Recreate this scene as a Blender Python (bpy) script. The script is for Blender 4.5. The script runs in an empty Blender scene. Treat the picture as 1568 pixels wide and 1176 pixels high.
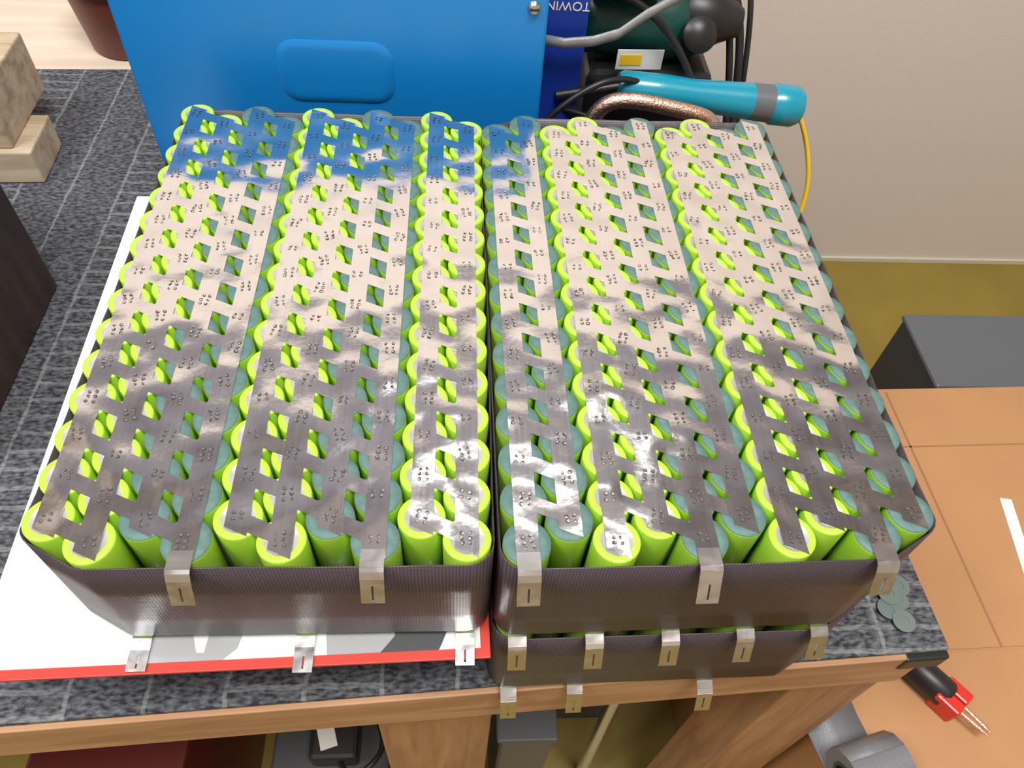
import bpy, bmesh, math, random
import numpy as np
from mathutils import Matrix, Vector
random.seed(7)
Z0=0.694           # height of the pack top plane above the floor (m)
S=0.001
SC=bpy.context.scene
COL=bpy.context.collection
SC.view_settings.view_transform='Standard'
SC.view_settings.look='None'

# ---------------------------------------------------------------- materials
def newmat(name):
    m=bpy.data.materials.new(name); m.use_nodes=True
    nt=m.node_tree; b=nt.nodes['Principled BSDF']; return m,nt,b
def mat(name,col,rough=.5,metal=0,bump=0,bscale=200,var=0,vscale=50,spec=.5,trans=0,coat=0,stretch=None,detail=4,bdist=.0005):
    m,nt,b=newmat(name)
    b.inputs['Base Color'].default_value=(*col,1); b.inputs['Roughness'].default_value=rough
    b.inputs['Metallic'].default_value=metal; b.inputs['Specular IOR Level'].default_value=spec
    b.inputs['Transmission Weight'].default_value=trans; b.inputs['Coat Weight'].default_value=coat
    tc=nt.nodes.new('ShaderNodeTexCoord'); mp=nt.nodes.new('ShaderNodeMapping')
    nt.links.new(tc.outputs['Object'],mp.inputs[0])
    if stretch: mp.inputs['Scale'].default_value=stretch
    if var>0:
        n=nt.nodes.new('ShaderNodeTexNoise'); n.inputs['Scale'].default_value=vscale; n.inputs['Detail'].default_value=detail
        nt.links.new(mp.outputs[0],n.inputs['Vector'])
        r=nt.nodes.new('ShaderNodeValToRGB'); r.color_ramp.elements[0].position=.3; r.color_ramp.elements[1].position=.7
        r.color_ramp.elements[0].color=(*[max(0,c*(1-var)) for c in col],1); r.color_ramp.elements[1].color=(*[min(1,c*(1+var)) for c in col],1)
        nt.links.new(n.outputs['Fac'],r.inputs[0]); nt.links.new(r.outputs[0],b.inputs['Base Color'])
    if bump>0:
        n2=nt.nodes.new('ShaderNodeTexNoise'); n2.inputs['Scale'].default_value=bscale; n2.inputs['Detail'].default_value=2
        nt.links.new(mp.outputs[0],n2.inputs['Vector'])
        bp=nt.nodes.new('ShaderNodeBump'); bp.inputs['Strength'].default_value=bump; bp.inputs['Distance'].default_value=bdist
        nt.links.new(n2.outputs['Fac'],bp.inputs['Height']); nt.links.new(bp.outputs[0],b.inputs['Normal'])
    return m
def wood(name,c1,c2,scale=(3,40,40),rough=.55):
    m,nt,b=newmat(name); b.inputs['Roughness'].default_value=rough
    tc=nt.nodes.new('ShaderNodeTexCoord'); mp=nt.nodes.new('ShaderNodeMapping'); mp.inputs['Scale'].default_value=scale
    nt.links.new(tc.outputs['Object'],mp.inputs[0])
    n=nt.nodes.new('ShaderNodeTexNoise'); n.inputs['Scale'].default_value=2.2; n.inputs['Detail'].default_value=6; n.inputs['Distortion'].default_value=.6
    nt.links.new(mp.outputs[0],n.inputs['Vector'])
    r=nt.nodes.new('ShaderNodeValToRGB'); r.color_ramp.elements[0].position=.35; r.color_ramp.elements[1].position=.68
    r.color_ramp.elements[0].color=(*c1,1); r.color_ramp.elements[1].color=(*c2,1)
    nt.links.new(n.outputs['Fac'],r.inputs[0]); nt.links.new(r.outputs[0],b.inputs['Base Color'])
    bp=nt.nodes.new('ShaderNodeBump'); bp.inputs['Strength'].default_value=.25; bp.inputs['Distance'].default_value=.0005
    nt.links.new(n.outputs['Fac'],bp.inputs['Height']); nt.links.new(bp.outputs[0],b.inputs['Normal'])
    return m

M={}
M['green']=mat('cell_wrap_green',(.40,.70,.05),.32,spec=.5,coat=.2)
M['teal']=mat('insulator_paper_teal',(.085,.165,.15),.6,var=.15,vscale=300)
M['cellmetal']=mat('cell_end_steel',(.62,.63,.60),.35,.6)
M['weld_d']=mat('weld_dark',(.11,.10,.095),.45,.7)
M['weld_b']=mat('weld_bright',(.95,.93,.91),.22,1)
M['tabmetal']=mat('nickel_tab',(.76,.74,.73),.26,1,bump=.4,bscale=60,bdist=.003)
# nickel sheet: mirror-like with soft waviness
def nickel():
    m,nt,b=newmat('nickel_sheet')
    b.inputs['Metallic'].default_value=1; b.inputs['Roughness'].default_value=.17
    b.inputs['Base Color'].default_value=(.87,.85,.845,1)
    tc=nt.nodes.new('ShaderNodeTexCoord')
    n=nt.nodes.new('ShaderNodeTexNoise'); n.inputs['Scale'].default_value=34; n.inputs['Detail'].default_value=1.0
    n2=nt.nodes.new('ShaderNodeTexNoise'); n2.inputs['Scale'].default_value=230; n2.inputs['Detail'].default_value=2
    mp=nt.nodes.new('ShaderNodeMapping'); mp.inputs['Scale'].default_value=(14,.6,1)
    n3=nt.nodes.new('ShaderNodeTexNoise'); n3.inputs['Scale'].default_value=60
    for q in(n,n2): nt.links.new(tc.outputs['Object'],q.inputs['Vector'])
    nt.links.new(tc.outputs['Object'],mp.inputs[0]); nt.links.new(mp.outputs[0],n3.inputs['Vector'])
    b1=nt.nodes.new('ShaderNodeBump'); b1.inputs['Strength'].default_value=1; b1.inputs['Distance'].default_value=.0032
    b2=nt.nodes.new('ShaderNodeBump'); b2.inputs['Strength'].default_value=.5; b2.inputs['Distance'].default_value=.00014
    nt.links.new(n.outputs['Fac'],b1.inputs['Height']); nt.links.new(n2.outputs['Fac'],b2.inputs['Height'])
    nt.links.new(b1.outputs[0],b2.inputs['Normal']); nt.links.new(b2.outputs[0],b.inputs['Normal'])
    r=nt.nodes.new('ShaderNodeMapRange'); r.inputs['To Min'].default_value=.09; r.inputs['To Max'].default_value=.22
    nt.links.new(n3.outputs['Fac'],r.inputs['Value']); nt.links.new(r.outputs[0],b.inputs['Roughness'])
    return m
M['nickel']=nickel()
def wrapmat():
    m,nt,b=newmat('pack_wrap_weave')
    b.inputs['Roughness'].default_value=.4; b.inputs['Specular IOR Level'].default_value=.65
    tc=nt.nodes.new('ShaderNodeTexCoord')
    w1=nt.nodes.new('ShaderNodeTexWave'); w1.inputs['Scale'].default_value=260; w1.bands_direction='X'
    w2=nt.nodes.new('ShaderNodeTexWave'); w2.inputs['Scale'].default_value=260; w2.bands_direction='Z'
    a=nt.nodes.new('ShaderNodeMath'); a.operation='MULTIPLY'; a2=nt.nodes.new('ShaderNodeMath'); a2.operation='MULTIPLY'
    for w in(w1,w2): nt.links.new(tc.outputs['Object'],w.inputs['Vector'])
    nt.links.new(w1.outputs['Fac'],a.inputs[0]); nt.links.new(w2.outputs['Fac'],a.inputs[1])
    nt.links.new(a.outputs[0],a2.inputs[0]); a2.inputs[1].default_value=1.0
    r=nt.nodes.new('ShaderNodeValToRGB'); r.color_ramp.elements[0].color=(.03,.021,.027,1); r.color_ramp.elements[1].color=(.085,.062,.077,1)
    nt.links.new(a2.outputs[0],r.inputs[0]); nt.links.new(r.outputs[0],b.inputs['Base Color'])
    n=nt.nodes.new('ShaderNodeTexNoise'); n.inputs['Scale'].default_value=18
    mp=nt.nodes.new('ShaderNodeMapping'); mp.inputs['Scale'].default_value=(3,3,.4)
    nt.links.new(tc.outputs['Object'],mp.inputs[0]); nt.links.new(mp.outputs[0],n.inputs['Vector'])
    bp=nt.nodes.new('ShaderNodeBump'); bp.inputs['Strength'].default_value=.4; bp.inputs['Distance'].default_value=.0001
    bp2=nt.nodes.new('ShaderNodeBump'); bp2.inputs['Strength'].default_value=.4; bp2.inputs['Distance'].default_value=.002
    nt.links.new(a2.outputs[0],bp.inputs['Height']); nt.links.new(n.outputs['Fac'],bp2.inputs['Height'])
    nt.links.new(bp.outputs[0],bp2.inputs['Normal']); nt.links.new(bp2.outputs[0],b.inputs['Normal'])
    return m
M['wrap']=wrapmat()
def carpetmat():
    m,nt,b=newmat('carpet_ribbed'); b.inputs['Roughness'].default_value=.95; b.inputs['Specular IOR Level'].default_value=.1
    tc=nt.nodes.new('ShaderNodeTexCoord'); sx=nt.nodes.new('ShaderNodeSeparateXYZ'); nt.links.new(tc.outputs['Object'],sx.inputs[0])
    n=nt.nodes.new('ShaderNodeTexNoise'); n.inputs['Scale'].default_value=520; n.inputs['Detail'].default_value=3
    mpp=nt.nodes.new('ShaderNodeMapping'); mpp.inputs['Scale'].default_value=(.5,1,1)
    nt.links.new(tc.outputs['Object'],mpp.inputs[0]); nt.links.new(mpp.outputs[0],n.inputs['Vector'])
    r=nt.nodes.new('ShaderNodeValToRGB'); r.color_ramp.elements[0].position=.36; r.color_ramp.elements[1].position=.68
    r.color_ramp.elements[0].color=(.032,.034,.04,1); r.color_ramp.elements[1].color=(.15,.155,.17,1)
    nt.links.new(n.outputs['Fac'],r.inputs[0])
    wob=nt.nodes.new('ShaderNodeTexNoise'); wob.inputs['Scale'].default_value=90; nt.links.new(tc.outputs['Object'],wob.inputs['Vector'])
    wm=nt.nodes.new('ShaderNodeMath'); wm.operation='MULTIPLY'; wm.inputs[1].default_value=.003; nt.links.new(wob.outputs['Fac'],wm.inputs[0])
    def band(out,per,width,off=0):
        a=nt.nodes.new('ShaderNodeMath'); a.operation='ADD'; a.inputs[1].default_value=off+10; nt.links.new(out,a.inputs[0])
        a3=nt.nodes.new('ShaderNodeMath'); a3.operation='ADD'; nt.links.new(a.outputs[0],a3.inputs[0]); nt.links.new(wm.outputs[0],a3.inputs[1])
        mo=nt.nodes.new('ShaderNodeMath'); mo.operation='MODULO'; mo.inputs[1].default_value=per; nt.links.new(a3.outputs[0],mo.inputs[0])
        l=nt.nodes.new('ShaderNodeMath'); l.operation='LESS_THAN'; l.inputs[1].default_value=width; nt.links.new(mo.outputs[0],l.inputs[0]); return l.outputs[0]
    bx=band(sx.outputs['X'],.036,.002,.0); by=band(sx.outputs['Y'],.012,.0025); bx2=band(sx.outputs['X'],.144,.072)
    mul=nt.nodes.new('ShaderNodeMath'); mul.operation='MULTIPLY'; nt.links.new(by,mul.inputs[0]); nt.links.new(bx2,mul.inputs[1])
    mul2=nt.nodes.new('ShaderNodeMath'); mul2.operation='MULTIPLY'; nt.links.new(mul.outputs[0],mul2.inputs[0]); mul2.inputs[1].default_value=.8
    mx=nt.nodes.new('ShaderNodeMath'); mx.operation='MAXIMUM'; nt.links.new(bx,mx.inputs[0]); nt.links.new(mul2.outputs[0],mx.inputs[1])
    mu=nt.nodes.new('ShaderNodeMath'); mu.operation='MULTIPLY'; nt.links.new(mx.outputs[0],mu.inputs[0]); nt.links.new(n.outputs['Fac'],mu.inputs[1])
    mix=nt.nodes.new('ShaderNodeMix'); mix.data_type='RGBA'; nt.links.new(mu.outputs[0],mix.inputs['Factor'])
    nt.links.new(r.outputs[0],mix.inputs[6]); mix.inputs[7].default_value=(.28,.29,.29,1)
    nt.links.new(mix.outputs[2],b.inputs['Base Color'])
    bp=nt.nodes.new('ShaderNodeBump'); bp.inputs['Strength'].default_value=.7; bp.inputs['Distance'].default_value=.001
    nt.links.new(n.outputs['Fac'],bp.inputs['Height']); nt.links.new(bp.outputs[0],b.inputs['Normal'])
    return m
M['carpet']=carpetmat()
M['pine']=wood('pine_wood',(.36,.19,.09),(.52,.31,.16),(4,45,45))
M['pinev']=wood('pine_wood_upright',(.33,.17,.08),(.50,.29,.14),(45,45,4))
M['tabletop']=wood('light_wood_top',(.60,.49,.38),(.72,.61,.50),(3,30,30))
M['offcut']=wood('offcut_wood',(.36,.27,.17),(.60,.50,.36),(4,40,40),.7)
M['brown']=mat('dark_brown_laminate',(.06,.034,.027),.35,var=.6,vscale=12,stretch=(1,5,1))
M['blue']=mat('blue_painted_steel',(.004,.19,.54),.38,bump=.1,bscale=900,bdist=.0001)
M['steel']=mat('zinc_screw',(.6,.6,.6),.25,1)
M['black']=mat('black_rubber',(.012,.012,.013),.4)
M['dkgrey']=mat('dark_grey_plastic',(.055,.06,.065),.42)
M['grey']=mat('grey_plastic',(.10,.11,.12),.45)
M['ltgrey']=mat('light_grey_plastic',(.35,.38,.40),.45)
M['cyan']=mat('cyan_plastic',(.005,.24,.34),.3,coat=.3)
M['dgreen']=mat('green_tool_plastic',(.005,.055,.045),.35)
M['copper']=mat('copper_braid',(.9,.52,.40),.35,1,bump=.8,bscale=900,bdist=.0006,var=.3,vscale=700)
M['white']=mat('white_paper',(.75,.75,.73),.5)
M['yellow']=mat('yellow_cable',(.85,.55,.02),.4)
M['red']=mat('red_plastic',(.62,.03,.02),.3)
M['boardred']=mat('red_board_edge',(.50,.04,.025),.4)
M['potred']=mat('terracotta_plastic',(.16,.035,.02),.45)
M['label']=mat('blue_label',(.01,.04,.32),.35)
M['tape']=mat('grey_cloth_tape',(.20,.20,.205),.35,bump=.3,bscale=200,bdist=.001)
M['card']=mat('cardboard',(.42,.215,.09),.6,var=.09,vscale=9,bump=.1,bscale=120)
M['seam']=mat('cardboard_crease',(.30,.15,.06),.7)
M['wall']=mat('wallpaper_beige',(.66,.585,.525),.7,bump=.35,bscale=500,bdist=.0006,var=.03,vscale=300,stretch=(1,1,4))
M['floor']=mat('floor_vinyl_olive',(.25,.18,.03),.45,var=.15,vscale=6)
M['ceil']=mat('ceiling_paint',(.5,.48,.5),.9)
M['trim']=mat('trim_pale',(.6,.56,.45),.5)
M['darkpanel']=mat('added_panel_dark',(.15,.14,.16),.8)  # dark tone for the added panel that the nickel mirrors
M['ptape']=mat('silver_mesh_tape',(.16,.165,.175),.4,bump=.6,bscale=900)
M['disc']=mat('insulator_disc',(.13,.17,.16),.6)
M['maroon']=mat('maroon_case',(.10,.012,.012),.35)
def emis(name,col,st):
    m,nt,b=newmat(name); b.inputs['Emission Color'].default_value=(*col,1); b.inputs['Emission Strength'].default_value=st; return m
M['addedglow']=emis('added_tube_glow',(1,.98,.95),7)  # glow of the added highlight tube

# ---------------------------------------------------------------- geometry helpers (mm, relative to pack top plane)
def W(p): return Vector((p[0]*S,p[1]*S,p[2]*S+Z0))
def empty(name,p=(0,0,0),rot=0):
    e=bpy.data.objects.new(name,None); COL.objects.link(e); e.location=W(p); e.rotation_euler=(0,0,rot); e.empty_display_size=.02
    bpy.context.view_layer.update(); return e
def addmesh(name,verts,faces,mats,parent=None,fmat=None,smooth=False,local=False):
    me=bpy.data.meshes.new(name)
    if local: vs=[(v[0]*S,v[1]*S,v[2]*S) for v in verts]
    else:
        vs=[W(v) for v in verts]
        if parent is not None:
            inv=parent.matrix_world.inverted(); vs=[inv@v for v in vs]
    org=Vector((0,0,0))
    if parent is None:
        a=np.array([tuple(v) for v in vs]); org=Vector(((a[:,0].min()+a[:,0].max())/2,(a[:,1].min()+a[:,1].max())/2,a[:,2].min()))
        vs=[Vector(v)-org for v in vs]
    me.from_pydata([tuple(v) for v in vs],[],faces)
    if not isinstance(mats,(list,tuple)): mats=[mats]
    for m in mats: me.materials.append(m)
    if fmat is not None: me.polygons.foreach_set('material_index',fmat)
    if smooth: me.polygons.foreach_set('use_smooth',[True]*len(me.polygons))
    me.update()
    o=bpy.data.objects.new(name,me); COL.objects.link(o); o.location=org
    if parent is not None: o.parent=parent
    return o
def bevel(o,w=1.0,seg=2):
    m=o.modifiers.new('bev','BEVEL'); m.width=w*S; m.segments=seg; m.limit_method='ANGLE'; return o
def boxv(x0,x1,y0,y1,z0,z1,rot=0,c=None):
    v=[(x,y,z) for z in(z0,z1) for y in(y0,y1) for x in(x0,x1)]
    if rot:
        cx,cy=c if c else((x0+x1)/2,(y0+y1)/2); cs,sn=math.cos(rot),math.sin(rot)
        v=[(cx+(x-cx)*cs-(y-cy)*sn,cy+(x-cx)*sn+(y-cy)*cs,z) for x,y,z in v]
    return v
BF=[(0,2,3,1),(4,5,7,6),(0,1,5,4),(2,6,7,3),(0,4,6,2),(1,3,7,5)]
def box(name,b,m,parent=None,bv=1.0,rot=0,c=None):
    o=addmesh(name,boxv(*b,rot=rot,c=c),BF,m,parent)
    if bv: bevel(o,bv)
    return o
def lathe(name,prof,m,p0,axis,parent=None,seg=32,fm=None,mats=None):
    ax=Vector(axis).normalized(); u=ax.orthogonal().normalized(); w=ax.cross(u)
    vs=[];fs=[];fi=[]
    for r,t in prof:
        for k in range(seg):
            a=2*math.pi*k/seg; q=Vector(p0)+ax*t+(u*math.cos(a)+w*math.sin(a))*r; vs.append(tuple(q))
    for i in range(len(prof)-1):
        for k in range(seg):
            fs.append((i*seg+k,i*seg+(k+1)%seg,(i+1)*seg+(k+1)%seg,(i+1)*seg+k)); fi.append(fm[i] if fm else 0)
    o=addmesh(name,vs,fs,mats or m,parent,fi,smooth=True)
    md=o.modifiers.new('es','EDGE_SPLIT'); md.split_angle=math.radians(40)
    return o
def tube(name,pts,r,m,parent=None,flat=None):
    cu=bpy.data.curves.new(name,'CURVE'); cu.dimensions='3D'; cu.resolution_u=10
    sp=cu.splines.new('NURBS'); sp.points.add(len(pts)-1); sp.use_endpoint_u=True; sp.order_u=4
    inv=parent.matrix_world.inverted() if parent else Matrix()
    for i,p in enumerate(pts):
        q=inv@W(p); sp.points[i].co=(*q,1)
    cu.bevel_depth=r*S; cu.bevel_resolution=4; cu.use_fill_caps=True
    cu.materials.append(m)
    o=bpy.data.objects.new(name,cu); COL.objects.link(o)
    if parent: o.parent=parent
    return o
def ribbon(name,pts,width,m,parent=None,wdir=(0,0,1),th=.4):
    vs=[];fs=[]; w=Vector(wdir).normalized()*width/2
    for p in pts:
        p=Vector(p); vs+= [tuple(p-w),tuple(p+w)]
    for i in range(len(pts)-1): fs.append((2*i,2*i+2,2*i+3,2*i+1))
    o=addmesh(name,vs,fs,m,parent,smooth=True); s=o.modifiers.new('s','SOLIDIFY'); s.thickness=th*S; return o

# ---------------------------------------------------------------- battery packs
CP=15.93; SY=.9414; RP=18.4*SY; NR=15
def cell_template():
    seg=28
    out={}
    for kind in('G','T'):
        if kind=='G': prof=[(0,-65.2,2),(7,-65.2,0),(8.5,-64.6,0),(8.6,-1.2,0),(8.4,-.55,0),(7.9,-.35,0),(6.2,-.35,0),(6.05,-.5,2),(0,-.5,2)]
        else: prof=[(0,-65.2,2),(7,-65.2,0),(8.5,-64.6,0),(8.6,-1.6,0),(8.55,-.9,1),(8.3,-.45,1),(3.6,-.4,1),(3.4,-.9,2),(2.8,-.9,2),(2.6,-.35,2),(0,-.35,2)]
        v=[];f=[];m=[]
        for r,z,_ in prof:
            for k in range(seg):
                a=2*math.pi*k/seg; v.append((r*math.cos(a),r*math.sin(a),z))
        for i in range(len(prof)-1):
            for k in range(seg):
                f.append((i*seg+k,i*seg+(k+1)%seg,(i+1)*seg+(k+1)%seg,(i+1)*seg+k)); m.append(prof[i][2])
        out[kind]=(np.array(v),np.array(f),m)
    return out
CT=cell_template()
def cellpos(x0,fwd,i,j):   # i column 1..10, j row 0..14
    return x0+CP*(i-1), RP*j+(0 if (i%2)==fwd else 9.2*SY)
def tabmesh(xc,w,prof,slot=True):
    v=[];f=[]
    h=w/2
    for k in range(len(prof)-1):
        (y0,z0),(y1,z1)=prof[k],prof[k+1]
        if k<len(prof)-2 or not slot:
            b=len(v); v+=[(xc-h,y0,z0),(xc+h,y0,z0),(xc+h,y1,z1),(xc-h,y1,z1)]; f.append((b,b+1,b+2,b+3))
        else:
            ts=[0,.25,.85,1]
            P=lambda x,t:(x,y0+(y1-y0)*t,z0+(z1-z0)*t)
            s=.38
            for a in range(3):
                t0,t1=ts[a],ts[a+1]
                spans=[(-h,-s),(s,h)] if a==1 else [(-h,-s),(-s,s),(s,h)]
                for xa,xb in spans:
                    b=len(v); v+=[P(xc+xa,t0),P(xc+xb,t0),P(xc+xb,t1),P(xc+xa,t1)]; f.append((b,b+1,b+2,b+3))
    return v,f
def hull(pts):
    pts=sorted(set(pts))
    def half(ps):
        h=[]
        for p in ps:
            while len(h)>1 and (h[-1][0]-h[-2][0])*(p[1]-h[-2][1])-(h[-1][1]-h[-2][1])*(p[0]-h[-2][0])<=0: h.pop()
            h.append(p)
        return h
    a=half(pts); b=half(pts[::-1]); return a[:-1]+b[:-1]
def build_pack_meshes(tag,x0,fwd,types,groups,tabs,btabs,bprof,wtop=-1.6,wside=-4.5):
    R={}
    V=[];F=[];Mi=[];n=0
    for i in range(1,11):
        for j in range(NR):
            x,y=cellpos(x0,fwd,i,j); t=CT[types[i-1]]
            jx,jy=random.uniform(-.2,.2),random.uniform(-.08,.08)
            V.append(t[0]+np.array([x+jx,y+jy,0])); F.append(t[1]+n); n+=len(t[0]); Mi+=t[2]
    V=np.vstack(V); F=np.vstack(F)
    R['cells']=(V.tolist(),F.tolist(),Mi,[M['green'],M['teal'],M['cellmetal']],True)
    v=[];f=[]
    slope=-.46; rw=4.15; bh=3.35
    def q(*p): 
        b=len(v); v.extend(p); f.append(tuple(range(b,b+len(p))))
    for g in groups:
        for i in g:
            xc,ya=cellpos(x0,fwd,i,0); _,yb=cellpos(x0,fwd,i,NR-1)
            zz=-.1
            q((xc-rw,ya-bh-2.2-slope*rw,zz),(xc+rw,ya-bh-2.2+slope*rw,zz),(xc+rw,yb+bh+1.5+slope*rw,zz),(xc-rw,yb+bh+1.5-slope*rw,zz))
        for a,b in zip(g[:-1],g[1:]):
            xa,_=cellpos(x0,fwd,a,0); xb,_=cellpos(x0,fwd,b,0)
            for j in range(NR):
                _,ya=cellpos(x0,fwd,a,j)
                if (a%2)==fwd:
                    if j==0: continue
                    yb=cellpos(x0,fwd,b,j-1)[1]
                else: yb=cellpos(x0,fwd,b,j)[1]
                ym=(ya+yb)/2; hx=(xb-xa)/2-rw
                y0=ym-slope*hx; y1=ym+slope*hx
                q((xa+rw,y0-bh,zz),(xb-rw,y1-bh,zz),(xb-rw,y1+bh,zz),(xa+rw,y0+bh,zz))
    R['nickel_sheet']=(v,f,None,[M['nickel']],False)
    v=[];f=[];mi=[]
    def disc(x,y,r,mm,z=-.02,seg=7):
        b=len(v); a0=random.random()*6
        v.extend([(x+r*random.uniform(.75,1.2)*math.cos(a0+2*math.pi*k/seg),y+r*random.uniform(.75,1.2)*math.sin(a0+2*math.pi*k/seg),z) for k in range(seg)])
        f.append(tuple(range(b,b+seg))); mi.append(mm)
    for g in groups:
        for i in g:
            for j in range(NR):
                x,y=cellpos(x0,fwd,i,j); x+=random.uniform(-.8,.8); y+=random.uniform(-.8,.8)
                a=random.uniform(-.25,.25); rows=random.choice([2,3,3])
                for rr in range(rows):
                    for cc in(-1.4,1.4):
                        lx=cc+random.uniform(-.3,.3); ly=(rr-(rows-1)/2)*2.2+random.uniform(-.3,.3)
                        px=x+lx*math.cos(a)-ly*math.sin(a); py=y+lx*math.sin(a)+ly*math.cos(a)
                        r=random.uniform(.55,.92)
                        disc(px,py,r,0,z=.03)
                        disc(px+random.uniform(-.3,.3),py+random.uniform(-.3,.3),r*.66,1,z=.06)
                        if random.random()<.5: disc(px,py,r*.25,0,z=.08)
    R['weld_spots']=(v,f,mi,[M['weld_d'],M['weld_b']],False)
    v=[];f=[]
    def add(t):
        b=len(v); v.extend(t[0]); f.extend([tuple(k+b for k in q) for q in t[1]])
    for i in tabs:
        xc,ya=cellpos(x0,fwd,i,0); k=random.uniform(-.6,1.2)
        add(tabmesh(xc+random.uniform(-.3,.3),8.2,[(ya-4,0),(ya-10.8,0),(ya-12.1,-.8),(ya-13.6,-3.5),(ya-18.6+k,-13.5)]))
    for i in btabs:
        xc,ya=cellpos(x0,fwd,i,0); k=random.uniform(-1,1)
        pr=[(y+(k if n>2 else 0),z) for n,(y,z) in enumerate(bprof)]
        add(tabmesh(xc,7.6,pr))
    R['tabs']=(v,f,None,[M['tabmetal']],False)
    pts=[]
    for i in range(1,11):
        for j in(0,NR-1):
            x,y=cellpos(x0,fwd,i,j)
            for k in range(48):
                a=2*math.pi*k/48; pts.append((round(x+9.3*math.cos(a),3),round(y+9.3*math.sin(a),3)))
    loop=hull(pts)
    L2=[]
    for k in range(len(loop)):
        p,q2=loop[k],loop[(k+1)%len(loop)]; d=math.dist(p,q2); nn=max(1,int(d/12))
        for s in range(nn): L2.append((p[0]+(q2[0]-p[0])*s/nn,p[1]+(q2[1]-p[1])*s/nn))
    v=[];f=[];n=len(L2)
    for zi,z in enumerate((-62.2,-45,-25,wtop)):
        for k,(x,y) in enumerate(L2):
            zz=z+(random.uniform(-.3,.3) if zi==0 else 0)
            if zi==3:
                zz=wtop+(wside-wtop)*min(1,max(0,(y+4)/25))+random.uniform(-.4,.4)
            v.append((x,y,zz))
    for zi in range(3):
        for k in range(n): f.append((zi*n+k,zi*n+(k+1)%n,(zi+1)*n+(k+1)%n,(zi+1)*n+k))
    R['wrap']=(v,f,None,[M['wrap']],True)
    return R
def place_pack(meshes,p,rot,store={}):
    e=empty('battery_pack',p,rot)
    for k,(v,f,mi,ms,sm) in meshes.items():
        if not v: continue
        o=addmesh(k,v,f,ms,e,mi,smooth=sm,local=True)
        if k=='nickel_sheet': s=o.modifiers.new('s','SOLIDIFY'); s.thickness=.2*S; s.offset=-1
        if k=='tabs': s=o.modifiers.new('s','SOLIDIFY'); s.thickness=.2*S
        if k=='wrap': s=o.modifiers.new('s','SOLIDIFY'); s.thickness=.5*S; s.offset=1
    return e
XL=-143.37
flat=[(-2,-65.5),(-9.5,-65.6),(-14,-66.1),(-23,-66.5)]
hang=[(-2,-65.5),(-9.5,-65.6),(-13,-67.5),(-14.5,-69),(-19,-80)]
left=build_pack_meshes('L',XL,0,'GGTTGGTTGG',[[1,2,3,4],[5,6,7,8],[9,10]],[4,8],[2,6,10],flat)
right=build_pack_meshes('R',0,1,'TTGGTTGGTT',[[1,2],[3,4,5,6],[7,8,9,10]],[1,5,9],[1,3,5,7,9],hang,wside=-3)
low=build_pack_meshes('Rl',0,1,'TTGGTTGGTT',[[1,2],[3,4,5,6],[7,8,9,10]],[],[1,3,7],hang)
lowL=build_pack_meshes('Ll',XL,0,'GGTTGGTTGG',[[1,2,3,4],[5,6,7,8],[9,10]],[],[],flat)
place_pack(left,(0,0,0),0)
place_pack(right,(21.05,-1.7,0),.018)
place_pack(low,(21.05,-1.7,-67.5),.018)
place_pack(lowL,(-1.5,14,-69.2),0)

# ---------------------------------------------------------------- board under left pack
bd=empty('printed_display_board',(-90,118,-69))
def printmat():
    m,nt,b=newmat('printed_white_laminate'); b.inputs['Roughness'].default_value=.12; b.inputs['Coat Weight'].default_value=.5
    tc=nt.nodes.new('ShaderNodeTexCoord'); mp=nt.nodes.new('ShaderNodeMapping'); mp.inputs['Rotation'].default_value=(0,0,.6); mp.inputs['Scale'].default_value=(1.6,.7,1)
    v=nt.nodes.new('ShaderNodeTexVoronoi'); v.inputs['Scale'].default_value=30
    nt.links.new(tc.outputs['Object'],mp.inputs[0]); nt.links.new(mp.outputs[0],v.inputs['Vector'])
    r=nt.nodes.new('ShaderNodeValToRGB'); r.color_ramp.interpolation='CONSTANT'
    r.color_ramp.elements[0].position=0; r.color_ramp.elements[0].color=(.08,.08,.085,1)
    r.color_ramp.elements[1].position=.2; r.color_ramp.elements[1].color=(.34,.34,.35,1)
    e=r.color_ramp.elements.new(.5); e.color=(.62,.62,.63,1)
    sp=nt.nodes.new('ShaderNodeSeparateColor'); nt.links.new(v.outputs['Color'],sp.inputs[0]); nt.links.new(sp.outputs[0],r.inputs[0])
    s=nt.nodes.new('ShaderNodeSeparateXYZ'); nt.links.new(tc.outputs['Object'],s.inputs[0])
    gt=nt.nodes.new('ShaderNodeMath'); gt.operation='GREATER_THAN'; gt.inputs[1].default_value=-.035; nt.links.new(s.outputs['X'],gt.inputs[0])
    mix=nt.nodes.new('ShaderNodeMix'); mix.data_type='RGBA'; nt.links.new(gt.outputs[0],mix.inputs['Factor'])
    mix.inputs[6].default_value=(.66,.66,.67,1); nt.links.new(r.outputs[0],mix.inputs[7]); nt.links.new(mix.outputs[2],b.inputs['Base Color'])
    return m
BR=dict(rot=.03,c=(-177,-24))
box('printed_face',(-190,6.5,-20.5,264,-67.4,-66.9),printmat(),bd,0,**BR)
box('red_core',(-190.5,10.5,-24.5,264,-69,-67.4),M['boardred'],bd,.4,**BR)

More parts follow.
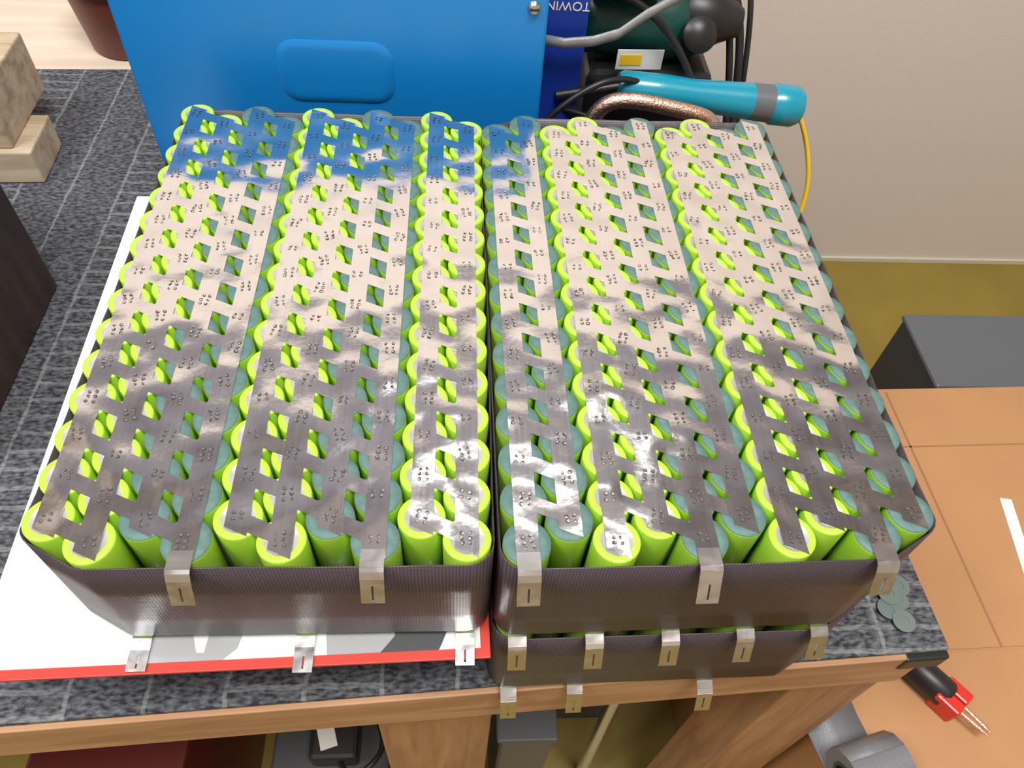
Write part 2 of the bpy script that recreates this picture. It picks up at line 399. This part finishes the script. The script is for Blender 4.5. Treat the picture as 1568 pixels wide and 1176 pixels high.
# ---------------------------------------------------------------- table
tb=empty('wooden_workbench',(-190,300,-694))
CT_=-134.8; TZ=CT_-3.5; RT=.058; RC=(13,-9)
box('top_panel',(-760,247,-7,860,TZ-22,TZ),M['tabletop'],tb,1,RT,RC)
box('front_rail',(-760,238,-12,-7.1,TZ-38,TZ-.5),M['pine'],tb,.8,RT,RC)
box('apron_back',(-690,240,800,840,-220,TZ-22),M['pine'],tb,1,RT,RC)
box('leg_1',(186,238,-7,34,-694,TZ-22),M['pinev'],tb,1.5,RT,RC)
box('leg_2',(-48,18,2,34,-694,TZ-22),M['pinev'],tb,1.5,RT,RC)
box('leg_3',(-740,-690,-8,40,-694,TZ-22),M['pinev'],tb,1.5,RT,RC)
box('leg_4',(190,238,790,835,-694,TZ-22),M['pinev'],tb,1.5,RT,RC)
box('corner_tape',(225,249,-13,16,TZ-14,TZ-.2),M['black'],tb,1.5,RT,RC)
cv=empty('carpet_mat',(-190,260,TZ))
box('pile',(-690,248,-9.5,536,TZ,CT_),M['carpet'],cv,1,RT,RC)
dg=empty('insulator_discs',(225,40,CT_))
for k in range(9):
    x=random.uniform(212,236); y=random.uniform(18,62)
    lathe('disc_%d'%k,[(0,0),(6,0),(6,.4),(2.6,.4),(2.6,.2),(0,.2)],M['disc'],(x,y,CT_+.3*k),(random.uniform(-.05,.05),random.uniform(-.05,.05),1),dg,20)

# ---------------------------------------------------------------- left objects
wb=empty('wood_offcuts',(-370,390,CT_))
box('block_lower',(-430,-311,357,405,CT_,-108),M['offcut'],wb,1.5,rot=.05)
box('block_upper',(-440,-324,362,440,-108,-62),M['offcut'],wb,1.5,rot=.03)
bx=empty('dark_laminate_box',(-350,180,CT_))
box('body',(-430,-268,110,254,CT_,30),M['brown'],bx,1.5)
box('lid',(-431,-267.5,109,255,30,36),M['brown'],bx,1)
lathe('flower_pot',[(0,0),(34,0),(36,2),(44,60),(47,60),(47,72),(43,72),(40,55),(33,50),(0,50)],M['potred'],(-300,572,TZ),(0,0,1))

# ---------------------------------------------------------------- blue machine
bm=empty('blue_metal_enclosure',(-72,340,CT_))
box('housing',(-188,44,290,395,CT_,68),M['blue'],bm,1.5)
def emb(name,x0,x1,z0,z1,y):
    v=[];f=[]; r=(z1-z0)*.3; lo=[]
    for cx,cz,a0 in((x1-r,z0+r,-90),(x1-r,z1-r,0),(x0+r,z1-r,90),(x0+r,z0+r,180)):
        for k in range(7):
            a=math.radians(a0+k*15); lo.append((cx,cz,r,a))
    n=len(lo)
    for ins,dy in((0,0),(2,-.8),(5,-1.0),(8,-.9)):
        for cx,cz,rr,a in lo:
            v.append((cx+max(0.2,rr-ins)*math.cos(a),y+dy,cz+max(.2,rr-ins)*math.sin(a)))
    for l in range(3):
        for k in range(n): f.append((l*n+k,l*n+(k+1)%n,(l+1)*n+(k+1)%n,(l+1)*n+k))
    f.append(tuple(range(3*n,4*n)))
    return addmesh(name,v,f,M['blue'],bm,smooth=True)
emb('pressed_handle',-106,-41,-16,22,289.9)
lathe('screw',[(0,-2.4),(2.5,-2),(3.6,-.6),(3.8,0)],M['steel'],(36,289.9,44),(0,1,0),bm,20)
box('screw_slot',(33.5,38.5,287.1,287.8,43.5,44.5),M['black'],bm,0)

# ---------------------------------------------------------------- tools clutter behind right pack
tl=empty('cordless_tool',(100,380,CT_))
lathe('green_body',[(0,0),(18,1),(23,8),(24,60),(20,80),(12,95),(0,98)],M['dgreen'],(72,372,2),(1,.05,-.08),tl)
lathe('black_collar',[(0,0),(17,0),(19,4),(19,22),(15,28),(9,40),(0,42)],M['black'],(140,375,4),(1,-.1,-.1),tl)
lathe('knob',[(0,0),(9,0),(11,3),(11,10),(6,14),(0,14)],M['black'],(146,352,0),(.1,-1,.6),tl)
box('battery_base',(80,165,345,400,CT_,-24),M['black'],tl,6)
box('rating_label',(96,126,341,342,-18,-5),M['white'],tl,0,rot=.05)
box('label_print',(98,112,340.4,341,-15,-8),M['yellow'],tl,0,rot=.05)
sc=empty('screwdriver',(150,330,-30))
lathe('handle',[(0,0),(8,0),(10,3),(10.5,30),(9.6,50),(11,78),(11.5,88),(11.5,89),(11.8,101),(11.8,102),(13,104),(13,118),(11,122),(0,123)],None,(96,324,-20),(126,0,-11),sc,32,
      fm=[0]*6+[1]*3+[0]*4,mats=[M['cyan'],M['grey']])
lathe('shaft',[(0,0),(3,0),(3,40),(0,41)],M['black'],(97,324,-20),(-1,0,-.2),sc,16)
cb=empty('copper_battery_cable',(120,315,-30))
cpts=[(74,296,-40),(78,294,-14),(95,292,-8),(118,292,-13),(140,292,-17),(158,293,-24),(166,296,-60)]
tube('braid',cpts,4.8,M['copper'],cb)
bc=empty('black_power_cables',(140,360,-60))
for k,pts in enumerate([
 [(50,300,-30),(80,305,0),(100,312,0),(130,335,-35)],
 [(120,420,20),(150,410,38),(172,390,20),(180,370,-20),(185,350,-70)],
 [(110,430,28),(150,420,45),(180,395,22),(188,370,-20),(190,350,-80)],
 [(60,330,-40),(90,309,-35),(130,308,-50),(160,315,-80)],
 [(90,340,30),(110,335,27),(135,335,5),(150,325,-30)],
 [(50,302,-60),(80,306,-38),(100,304,-40),(140,304,-60)],
 [(130,440,40),(162,425,62),(185,395,30),(192,380,0),(195,350,-90)]]):
    tube('cable_%d'%k,pts,2.0+(k%3)*.4,M['black'],bc)
gt=empty('grey_flat_strap',(90,330,20))
ribbon('strap',[(44,318,12),(58,316,11),(75,316,13),(90,318,17),(105,322,27),(120,326,34),(138,326,44)],6,M['tape'],gt,(0,.3,1))
pc=empty('blue_labelled_carton',(60,340,-60))
box('carton',(46,72,326,340,CT_,34),M['label'],pc,1)
t=bpy.data.curves.new('label_text','FONT'); t.body='TOWIN'; t.size=.0075; t.align_x='CENTER'; t.extrude=.0001; t.materials.append(M['white'])
to=bpy.data.objects.new('label_text',t); COL.objects.link(to); to.parent=pc; to.location=pc.matrix_world.inverted()@W((59,325.6,31)); to.rotation_euler=(math.radians(90),math.radians(180),0)
gr=empty('angle_grinder',(100,430,0))
lathe('motor_housing',[(0,0),(14,0),(16,4),(16,40),(12,48),(0,48)],M['dkgrey'],(74,352,38),(1,.1,0),gr)
lathe('vent_ring',[(3.5,0),(7,0),(7,1.5),(3.5,1.5)],M['grey'],(96,334,41),(0,-1,.6),gr,24)
box('grip',(60,82,405,440,CT_,44),M['dkgrey'],gr,5)
tube('yellow_cord',[(215,335,-30),(226,330,-42),(240,325,-70),(249,322,-100),(247,318,-135),(246,310,-170),(256,330,-300),(262,380,-560),(300,420,-690)],1.6,M['yellow'])

# ---------------------------------------------------------------- cardboard box + things on it
cd=empty('cardboard_box',(450,110,-694))
CR=dict(rot=.03,c=(262,305))
box('carton_body',(243,760,-160,305,-694,-311),M['card'],cd,2,**CR)
box('flap_a',(244,640,60,303,-311,-310),M['card'],cd,.3,**CR)
box('flap_b',(244,640,-150,58,-311,-310),M['card'],cd,.3,**CR)
box('crease_a',(395,397,60,300,-310.2,-309.8),M['seam'],cd,0,**CR)
box('crease_b',(263,600,238,239.5,-310.2,-309.8),M['seam'],cd,0,**CR)
box('white_paper_strip',(452,462,120,190,-310,-309.2),M['white'],None,.2,rot=-.15)
gb=empty('dark_equipment_case',(560,395,-400))
box('case_shell',(474,720,335,430,-694,-345),M['dkgrey'],gb,4)
box('case_lid',(472,722,333,432,-345,-338),M['grey'],gb,3)
rl=empty('tape_roll',(265,-10,-310))
ra=(1,.25,0)
lathe('roll',[(11,0),(19,0),(19,40),(11,40),(11,0)],M['ptape'],(246,-26,-290.5),ra,rl,40)
lathe('roll_core',[(9,-.5),(11,-.5),(11,40.5),(9,40.5),(9,-.5)],M['dgreen'],(246,-26,-290.5),ra,rl,40)
ax=Vector(ra).normalized(); pv=Vector((-ax.y,ax.x,0))
base=Vector((246,-26,0))+ax*20
tail=[]
for a in(20,50,80,110,140,165):
    aa=math.radians(a); tail.append(tuple(Vector((base.x,base.y,-290.5))+pv*(19.4*math.sin(aa))+Vector((0,0,19.4*math.cos(aa)))))
for d0,zz in((14,-309.6),(24,-309.3),(36,-309.2),(46,-307)):
    tail.append(tuple(Vector((base.x,base.y,zz))+pv*d0))
ribbon('loose_tail',tail,40,M['ptape'],rl,tuple(ax),.3)
pn=empty('spot_welding_pen',(340,28,-305))
d=Vector((26,-34,0)).normalized(); p=Vector((316,58,-299))
lathe('rubber_handle',[(0,0),(8,0),(10.5,3),(11,38),(9,41),(0,41)],M['black'],tuple(p),tuple(d),pn)
n=Vector((-d.y,d.x,0))
for s in(-1,1):
    q=p+d*42+n*s*5.5
    box('red_block_%d'%(1 if s<0 else 2),(q.x-5,q.x+5,q.y-9,q.y+9,-309,-291),M['red'],pn,1.5,rot=math.atan2(d.y,d.x)+math.pi/2)
    lathe('copper_pin_%d'%(1 if s<0 else 2),[(0,0),(1.5,0),(1.5,18),(.6,22),(0,22)],M['copper'],tuple(p+d*50+n*s*2.8),tuple(d-n*s*.05),pn,12)

# ---------------------------------------------------------------- under the bench
mc=empty('maroon_case',(-270,60,-694)); box('shell',(-330,-215,10,120,-694,-430),M['maroon'],mc,5); box('lid',(-332,-213,8,122,-430,-420),M['maroon'],mc,3)
ac=empty('power_adapter',(-100,60,-694)); box('brick',(-125,-85,30,80,-480,-452),M['black'],ac,4); box('shelf_box',(-160,-60,10,110,-694,-480),M['dkgrey'],ac,3)
tube('lead',[(-100,30,-465),(-90,15,-460),(-75,20,-450),(-60,40,-455),(-70,60,-470)],2.2,M['black'],ac)
box('adapter_label',(-118,-104,38,58,-452,-451.6),M['white'],ac,0,rot=.3)
gc=empty('grey_storage_box',(60,70,-694)); box('tub',(32,80,40,110,-694,-450),M['grey'],gc,4); box('rim',(30,82,38,112,-450,-444),M['grey'],gc,2)
lathe('aluminium_tube',[(0,0),(6,0),(6,300),(0,300)],M['steel'],(132,60,-690),(-.02,0,1),None)
box('storage_crate',(88,180,120,300,-694,-500),M['dkgrey'],None,4)

# ---------------------------------------------------------------- room
WY=905
XA,XB,YA,ZF,ZC=-1500,2000,-1800,-694,1800
def slab(name,b,m): return box(name,b,m,None,0)
slab('floor',(XA,XB,YA,WY,ZF-20,ZF),M['floor'])
slab('wall_back',(XA,XB,WY,WY+50,ZF,ZC),M['wall'])
slab('wall_left',(XA-50,XA,YA,WY,ZF,ZC),M['wall'])
slab('wall_right',(XB,XB+50,YA,WY,ZF,ZC),M['wall'])
slab('wall_front',(XA,XB,YA-50,YA,ZF,ZC),M['wall'])
slab('ceiling',(XA,XB,YA,WY,ZC,ZC+50),M['ceil'])
slab('baseboard_back',(XA,XB,WY-5,WY,ZF,ZF+8),M['trim'])
dpan=empty('added_dark_panel',(50,900,860))  # unseen panel, added to darken reflections in the front nickel rows
box('panel_face',(-1000,1300,895,904,920,1780),M['darkpanel'],dpan,0); box('frame',(-1010,1310,890,904,910,922),M['ltgrey'],dpan,1)
tl2=empty('added_glow_tube',(100,880,1500))  # unseen glowing tube, added for bright patches in the front nickel
box('glow_backing',(-170,450,878,894,1485,1530),M['ltgrey'],tl2,3)
lathe('tube',[(0,0),(16,0),(16,560),(0,560)],M['addedglow'],(-140,860,1508),(1,0,0),tl2,20)

# ---------------------------------------------------------------- lights
def area(name,p,size,power,col,target=(0,100,0),sy=None):
    l=bpy.data.lights.new(name,'AREA'); l.size=size; l.energy=power; l.color=col
    if sy: l.shape='RECTANGLE'; l.size_y=sy
    o=bpy.data.objects.new(name,l); COL.objects.link(o); o.location=W(p)
    d=(W(target)-o.location); o.rotation_euler=d.to_track_quat('-Z','Y').to_euler(); return o
area('ceiling_lamp',(250,-300,1780),.8,60,(1,.975,.945),(250,-100,0))
area('side_lamp',(-900,-300,1500),.5,21,(.95,.97,1),(0,300,200))
w=bpy.data.worlds.new('world'); SC.world=w; w.use_nodes=True; w.node_tree.nodes['Background'].inputs[0].default_value=(.8,.85,.9,1); w.node_tree.nodes['Background'].inputs[1].default_value=.3

# ---------------------------------------------------------------- camera
f,th,ps,ro,cx,cy,cz=1189.31,.9037,.1108,-.0933,-3.1624,-124.7,246.437
F=Vector((math.sin(ps)*math.cos(th),math.cos(ps)*math.cos(th),-math.sin(th)))
R0=Vector((math.cos(ps),-math.sin(ps),0)); U0=R0.cross(F)
R=math.cos(ro)*R0-math.sin(ro)*U0; U=math.sin(ro)*R0+math.cos(ro)*U0
cam=bpy.data.cameras.new('camera'); co=bpy.data.objects.new('camera',cam); COL.objects.link(co)
cam.sensor_width=36; cam.sensor_fit='HORIZONTAL'; cam.lens=36*f/1568; cam.clip_start=.01
mw=Matrix((R,U,-F)).transposed().to_4x4(); mw.translation=W((cx,cy,cz)); co.matrix_world=mw
SC.camera=co
